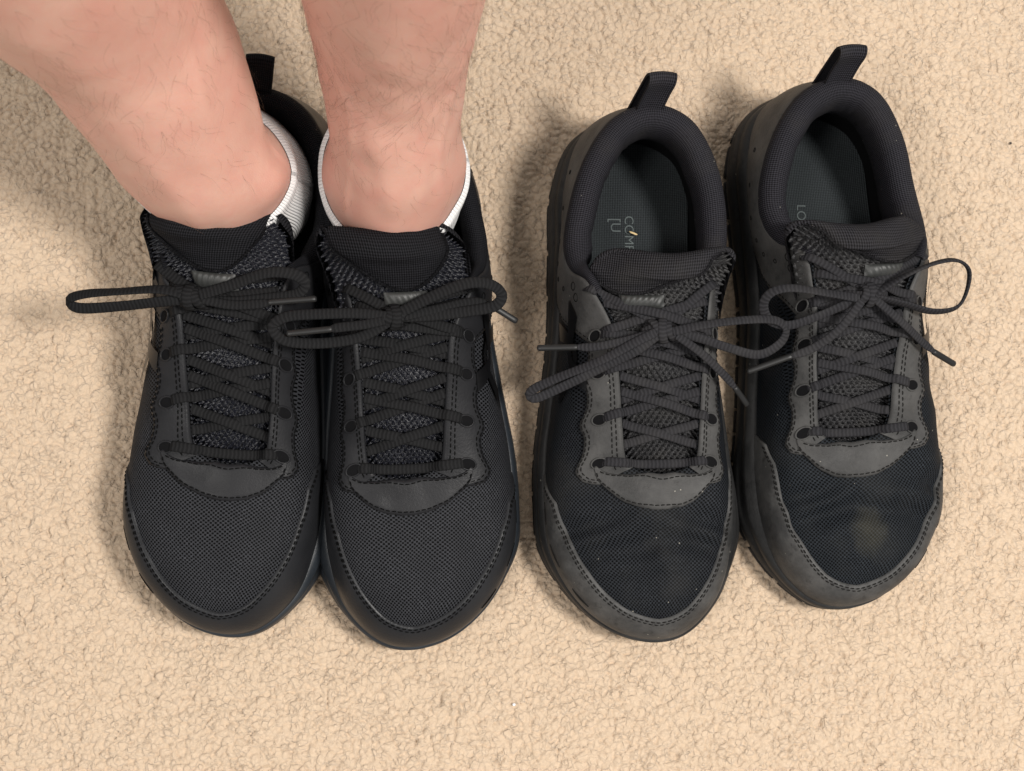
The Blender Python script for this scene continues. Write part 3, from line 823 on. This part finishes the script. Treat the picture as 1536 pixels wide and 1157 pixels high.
vo = t.n('ShaderNodeTexVoronoi', feature='DISTANCE_TO_EDGE'); vo.inputs['Scale'].default_value = 250; t.l(vw.outputs[0], vo.inputs['Vector'])
ck = t.math('MULTIPLY', t.mapr(vo.outputs['Distance'], 0, .13), t.mapr(t.noise(130, 2), .35, .65, .35, 1.0))
nb = t.bump(n2, .0005, .6); nb = t.bump(n3, .0004, .5, nb); nb = t.bump(ck, .0007, .8, nb); t.l(nb, t.b.inputs['Normal'])
CARPET = t.m
build_carpet()

# ------------------------------------------------------------------ shoes
bow1 = dict(knot=(288, 445, .106), loops=[
  dict(pts=[(296,442,.108),(345,427,.112),(400,408,.116),(440,410,.115),(457,424,.112),(445,440,.109),(400,447,.107),(345,452,.107),(298,448,.107)], w=1.05),
  dict(pts=[(282,442,.108),(240,433,.110),(180,436,.108),(125,440,.101),(101,449,.096),(118,461,.097),(180,458,.101),(235,452,.105),(282,447,.107)], edge=.45)],
  ends=[dict(pts=[(300,447,.108),(345,456,.108),(385,455,.109),(408,452,.109)], tip=(472,447,.109))])
bow2 = dict(knot=(590, 475, .106), loops=[
  dict(pts=[(600,468,.109),(650,443,.114),(700,424,.117),(735,425,.115),(753,441,.111),(742,458,.109),(700,466,.107),(650,472,.107),(604,474,.107)], w=1.05),
  dict(pts=[(582,474,.109),(540,469,.112),(480,470,.114),(430,474,.113),(408,490,.111),(428,510,.109),(480,514,.108),(540,505,.108),(582,482,.107)])],
  ends=[dict(pts=[(604,474,.108),(660,462,.107),(710,452,.105),(742,460,.102)], tip=(774,480,.098)),
        dict(pts=[(575,480,.110),(545,486,.112),(510,490,.113),(492,493,.113)], tip=(432,499,.112))])
bow3 = dict(knot=(997, 495, .106), loops=[
  dict(pts=[(1012,496,.109),(1060,486,.112),(1120,479,.110),(1163,479,.105),(1181,492,.101),(1172,514,.097),(1140,531,.096),(1095,521,.100),(1050,506,.104),(1014,499,.107)], edge=.35),
  dict(pts=[(984,498,.109),(955,512,.109),(900,541,.105),(835,567,.098),(797,586,.093),(803,597,.091),(850,577,.094),(910,548,.100),(955,526,.104),(986,503,.107)], edge=.35)],
  ends=[dict(pts=[(985,497,.108),(940,510,.106),(895,519,.103),(862,520,.101)], tip=(809,521,.098)),
        dict(pts=[(1018,503,.108),(1055,530,.103),(1088,562,.094),(1106,583,.088)], tip=(1122,606,.082))])
bow4 = dict(knot=(1302, 441, .106), loops=[
  dict(pts=[(1314,440,.109),(1355,415,.112),(1400,395,.114),(1436,389,.112),(1456,404,.109),(1452,438,.105),(1436,461,.103),(1400,466,.102),(1360,455,.104),(1316,445,.107)], edge=.75),
  dict(pts=[(1290,446,.109),(1240,438,.112),(1190,431,.112),(1160,437,.110),(1147,455,.106),(1155,478,.102),(1185,487,.101),(1230,473,.103),(1265,458,.105),(1292,448,.107)], edge=.35)],
  ends=[dict(pts=[(1316,448,.108),(1355,482,.102),(1385,511,.092),(1405,528,.087)], tip=(1433,545,.081)),
        dict(pts=[(1294,452,.110),(1262,492,.106),(1222,521,.100),(1184,535,.096)], tip=(1125,556,.092))])
MN = mat_set(False); MW = mat_set(True)
MW2 = dict(MW); MW2['mesh'] = mat_mesh('worn_stained_mesh', (.017, .020, .024), (.0005, .0005, .0007), (.028, .028, .027), (.004, -.107))
s1 = build_shoe(1, -1, False, (346, 960), (396, 124), "new black running shoe on the person's right foot, lace loop reaching over bare carpet", MN, bow1, .0145, .22)
s2 = build_shoe(2, 1, False, (616, 981), (592, 146), "new matt black running shoe on the person's left foot, glossy emblem on its outer side", MN, bow2, -.0115, .10)
s3 = build_shoe(3, -1, True, (979, 964), (982, 152), "empty worn dusty black running shoe standing next to the person's left shoe", MW, bow3, -.010, .10)
s4 = build_shoe(4, 1, True, (1252, 906), (1264, 121), "empty worn black running shoe with an olive stain on its toe mesh", MW2, bow4, -.006, .16)
def txt(S_, items):
    out = []
    for body, size, u, v, ang in items:
        c_ = S_['px'](u, v, .028); a_ = ang-math.atan2(S_['R'][1, 0], S_['R'][0, 0])
        out.append((body, size, c_[0]*S_['mx'], c_[1], a_))
    insole_text(S_, out)
txt(s3, [('COMFORT', .0075, 938, 322, -math.pi/2), ('[U', .0085, 917, 325, -math.pi/2)])
txt(s4, [('LO', .0075, 1197, 305, -math.pi/2)])

# ------------------------------------------------------------------ person
person = bpy.data.objects.new('person', None); COL.objects.link(person)
tag(person, 'person with bare hairy shins and white ankle socks standing in the new black shoes', 'person')
t = NT('skin')
b1 = t.noise(26, 5, .6); b2 = t.noise(95, 4, .6); b3 = t.noise(1400, 3)
c = t.mix(t.mapr(b1, .3, .72), (.56, .338, .265), (.53, .275, .215))
c = t.mix(t.math('MULTIPLY', t.mapr(b2, .45, .75), .45), c, (.54, .255, .205))
c = t.mix(t.math('MULTIPLY', t.mapr(t.noise(330, 3), .66, .76), .35), c, (.45, .235, .185))
t.col(c); t.set(Roughness=.52)
t.b.inputs['Subsurface Weight'].default_value = .25; t.b.inputs['Subsurface Radius'].default_value = (.9, .35, .2)
t.b.inputs['Subsurface Scale'].default_value = .004; t.b.inputs['Specular IOR Level'].default_value = .35
nb = t.bump(b3, .0004, .35); nb = t.bump(b2, .0015, .15, nb); t.l(nb, t.b.inputs['Normal'])
SKIN = t.m
HAIR = mat_plain('leg_hair', (.15, .09, .055), .5, .4)
t = NT('sock_knit'); sp = t.n('ShaderNodeSeparateXYZ'); t.l(t.uv(), sp.inputs[0])
ribs = t.math('COSINE', t.math('MULTIPLY', sp.outputs[0], 2*math.pi/.0016))
hh = t.math('ADD', ribs, t.math('MULTIPLY', t.noise(1300, 2), .8))
t.col(t.mix(t.mapr(hh, -.8, 1.2), (.70, .69, .68), (.80, .79, .78))); t.set(Roughness=.9)
t.l(t.bump(hh, .0005, .7), t.b.inputs['Normal']); SOCK = t.m

def build_leg(S_, pairs, foot, depth, rim, mall, seed, dens_):
    """pairs: image points of both outlines with their height"""
    rings = []
    for (ul, vl, ur, vr, z) in pairs:
        a = unproj(ul, vl, z); b = unproj(ur, vr, z); rings.append(((a+b)/2, (b-a)/2))
    lowc = [np.array([*(S_['R']@np.array([x*S_['mx'], y])+S_['mid']), z]) for x, y, z, _ in foot]
    cs = [c for c in lowc]+[r[0] for r in rings]
    hw = [f[3] for f in foot]+[np.linalg.norm(r[1]) for r in rings]
    sd = [np.array([*(S_['R']@np.array([1.0, 0])), 0])*hw[i] for i in range(len(foot))]+[r[1] for r in rings]
    cs = np.array(cs); sd = np.array(sd)
    n = 120
    Cc = catmull_open(cs, n); Sd = catmull_open(sd, n)
    dp = catmull_open(np.column_stack([depth, np.zeros(len(depth)), np.zeros(len(depth))]), n)[:, 0]
    T = np.gradient(Cc, axis=0); T /= np.linalg.norm(T, axis=1)[:, None]
    kw = np.hanning(41); kw /= kw.sum()
    T = np.stack([np.convolve(np.pad(T[:, k], 20, mode='edge'), kw, 'valid') for k in range(3)], 1); T /= np.linalg.norm(T, axis=1)[:, None]
    Sn = Sd-T*np.sum(Sd*T, 1)[:, None]; hwn = np.linalg.norm(Sn, axis=1); Sn /= hwn[:, None]
    Fr = np.cross(Sn, T); Fr /= np.linalg.norm(Fr, axis=1)[:, None]          # towards the shin front
    if Fr[60, 1] > 0: Fr = -Fr
    na = 120; a = np.linspace(0, 2*math.pi, na, endpoint=False)                 # 0 = side+, pi/2 = front
    ca, sa = np.cos(a), np.sin(a)
    tv = np.linspace(0, 1, n)
    shin = 1+.05*np.exp(-((a-math.pi/2)/.35)**2)[None]*sm(tv, .45, .8)[:, None]
    ach = 1+.10*np.exp(-((a-3*math.pi/2)/.4)**2)[None]*(1-sm(tv, .3, .7))[:, None]
    rad = shin*ach
    pt = lambda rr: Cc[:, None]+Sn[:, None]*(hwn[:, None]*rr*ca)[..., None]+Fr[:, None]*((hwn*dp)[:, None]*rr*sa)[..., None]
    P = pt(rad)
    outv = pt(rad*1.01)-P; outv /= np.linalg.norm(outv, axis=-1, keepdims=True)
    bump = np.zeros((n, na))
    for (u, v, z, amp, r_) in mall:
        c_ = unproj(u, v, z); i_, j_ = np.unravel_index(np.argmin(np.linalg.norm(P-c_, axis=-1)), (n, na))
        bump += amp*np.exp(-(np.linalg.norm(P-P[i_, j_], axis=-1)/r_)**2)
    for (ac, w_, amp, t0_, t1_) in ((math.pi/2+.15, .20, .0012, .16, .60), (math.pi/2-.4, .14, .0007, .15, .5), (math.pi/2+.75, .07, .0008, .2, .75), (math.pi/2-.8, .06, .0007, .25, .9)):
        wig = .10*np.sin(tv*14+seed+ac*5)
        bump += amp*np.exp(-((a[None]-ac-wig[:, None])/w_)**2)*(sm(tv, t0_, t0_+.1)*(1-sm(tv, t1_-.15, t1_)))[:, None]
    nz = vnoise(np.broadcast_to(a*3, (n, na))+seed*9, np.broadcast_to(tv[:, None]*16, (n, na)), 30)
    P = P+outv*(bump+.0012*(nz-.5))[..., None]
    cap0 = Cc[0]+(P[0]-Cc[0])*.03; cap1 = Cc[-1]+(P[-1]-Cc[-1])*.03
    V = np.vstack([cap0[None], P, cap1[None]])
    leg = make('leg', V, gridq(n+2, na, wrap_j=True), SKIN, person)
    # sock: offset shell up to a slanted rim
    zr = lambda ang: rim(ang)
    ms = 40; G = np.zeros((na, ms, 3))
    for j in range(na):
        zcol = P[:, j, 2]; top = zr(a[j]); lo = .045
        zz = np.linspace(lo, top, ms)
        i_ = np.interp(zz, zcol[:110], np.arange(110))
        col = np.stack([np.interp(i_, np.arange(n), P[:, j, k]) for k in range(3)], 1)
        on = np.stack([np.interp(i_, np.arange(n), outv[:, j, k]) for k in range(3)], 1)
        off = np.full(ms, .0022); off[-6:] = .0030; off[-2] = .0026; off[-1] = .0004
        G[j] = col+on*off[:, None]
    G[:, -1, 2] += .0002
    per = np.arange(na)/na*.24
    uv = np.stack([np.repeat(per[:, None], ms, 1), np.repeat(np.linspace(0, .08, ms)[None], na, 0)], -1)
    sock = make('sock', G, gridq(na, ms, wrap_i=True), SOCK, person, uv)
    # fine hairs
    hv, hq, b = [], [], 0
    r = np.random.default_rng(seed)
    i_lo = int(np.argmin(np.abs(Cc[:, 2]-.112))); cnt = 0
    dens = dens_
    while cnt < dens:
        ti = r.integers(i_lo, n-6); aj = r.integers(0, na)
        if r.random() > .02+.98*sm((ti-i_lo)/(n-i_lo), -.05, .55): continue
        cnt += 1
        p0 = P[ti, aj]; o_ = outv[ti, aj]; dn = -T[ti]; sd_ = np.cross(o_, dn)
        d_ = dn*.8+sd_*(.5*math.sin(ti*.11+aj*.09)+r.normal(0, .35))+o_*.30; d_ /= np.linalg.norm(d_)
        ln = r.uniform(.006, .019); bend = sd_*r.normal(0, .5)-o_*.25; curl = sd_*r.normal(0, .12)
        ts = np.linspace(0, 1, 8); path = p0+d_*ln*ts[:, None]+bend*ln*(ts**2)[:, None]+curl*ln*np.sin(ts*5)[:, None]
        rr = .000044*(1-.6*ts)
        e1 = np.cross(d_, o_); e1 /= np.linalg.norm(e1); e2 = np.cross(d_, e1)
        ring_ = np.stack([path+e1*(rr*math.cos(q))[:, None]+e2*(rr*math.sin(q))[:, None] for q in (0, 2.094, 4.189)], 1)
        hv.append(ring_.reshape(-1, 3)); hq.append(gridq(8, 3, wrap_j=True, base=b)); b += 24
    make('leg_hair', np.vstack(hv), np.vstack(hq), HAIR, leg, kind='stuff')
    return P

TAU = 2*math.pi
def rim_fn(front, sidep, back, sidem):
    # a: 0 side+ (image right), pi/2 front, pi side-, 3pi/2 back
    def f(a):
        return np.interp(a % TAU, [0, TAU/4, TAU/2, 3*TAU/4, TAU], [sidep, front, sidem, back, sidep])
    return f
build_leg(s1,
  [(190,245,420,245,.118),(141,190,402,190,.138),(74,100,372,100,.172),(14,30,347,30,.198),(-70,-50,322,-50,.228),(-150,-140,300,-140,.262),(-260,-270,265,-270,.31)],
  [(.004,.092,.040,.030),(.007,.092,.065,.034),(.014,.089,.092,.036)],
  [1.1,1.05,.98,.93,.97,1.02,1.02,1.05,1.08,1.1], rim_fn(.095,.108,.122,.117), [(430,270,.120,.0055,.015),(205,270,.12,.003,.014)], 41, 650)
build_leg(s2,
  [(495,228,690,228,.120),(490,170,692,170,.145),(479,105,701,105,.172),(466,50,711,50,.196),(455,0,722,0,.218),(430,-90,745,-90,.255),(395,-230,780,-230,.31)],
  [(-.002,.094,.040,.030),(-.003,.098,.065,.035),(-.003,.100,.095,.036)],
  [1.15,1.15,1.15,1.12,1.12,1.05,1.02,1.05,1.08,1.1], rim_fn(.095,.109,.120,.094), [(697,255,.118,.0035,.015),(492,265,.115,.003,.014)], 42, 1150)

# ------------------------------------------------------------------ small litter
def fleck(name, u, v, z, size, mat, label, cat, seed, ell=1.0, ang=0.0):
    c_ = unproj(u, v, z); r = np.random.default_rng(seed)
    nu_, nv_ = 12, 8; a = np.linspace(0, 2*math.pi, nu_, endpoint=False); b = np.linspace(-1.5, 1.5, nv_)
    rad = size*(1+.35*(r.random((nu_, nv_))-.5))
    V = np.stack([np.cos(a)[:, None]*np.cos(b)*rad*ell, np.sin(a)[:, None]*np.cos(b)*rad, np.sin(b)[None]*rad*.6], -1)
    ca_, sa_ = math.cos(ang), math.sin(ang)
    V = np.stack([V[..., 0]*ca_-V[..., 1]*sa_, V[..., 0]*sa_+V[..., 1]*ca_, V[..., 2]], -1)
    o = make(name, V, gridq(nu_, nv_, wrap_i=True), mat); o.location = c_; tag(o, label, cat)
fleck('lint_speck', 771, 1057, .0008, .0008, mat_plain('white_lint', (.75, .75, .76), .9, .1), 'tiny white lint speck on the bare carpet in front of the toes', 'lint', 1, 1.2)
fleck('dirt_speck', 1516, 215, .0008, .0009, mat_plain('dark_dirt', (.06, .05, .045), .9, .1), 'tiny dark dirt speck on the bare carpet beside the stained shoe', 'dirt', 2, .8)
fleck('straw_fleck', 950, 350, .0288, .0006, mat_plain('dry_straw', (.55, .42, .22), .8, .2), 'tiny dry straw fleck lying on the insole lettering of a worn shoe', 'straw', 3, 4.5, -.35)
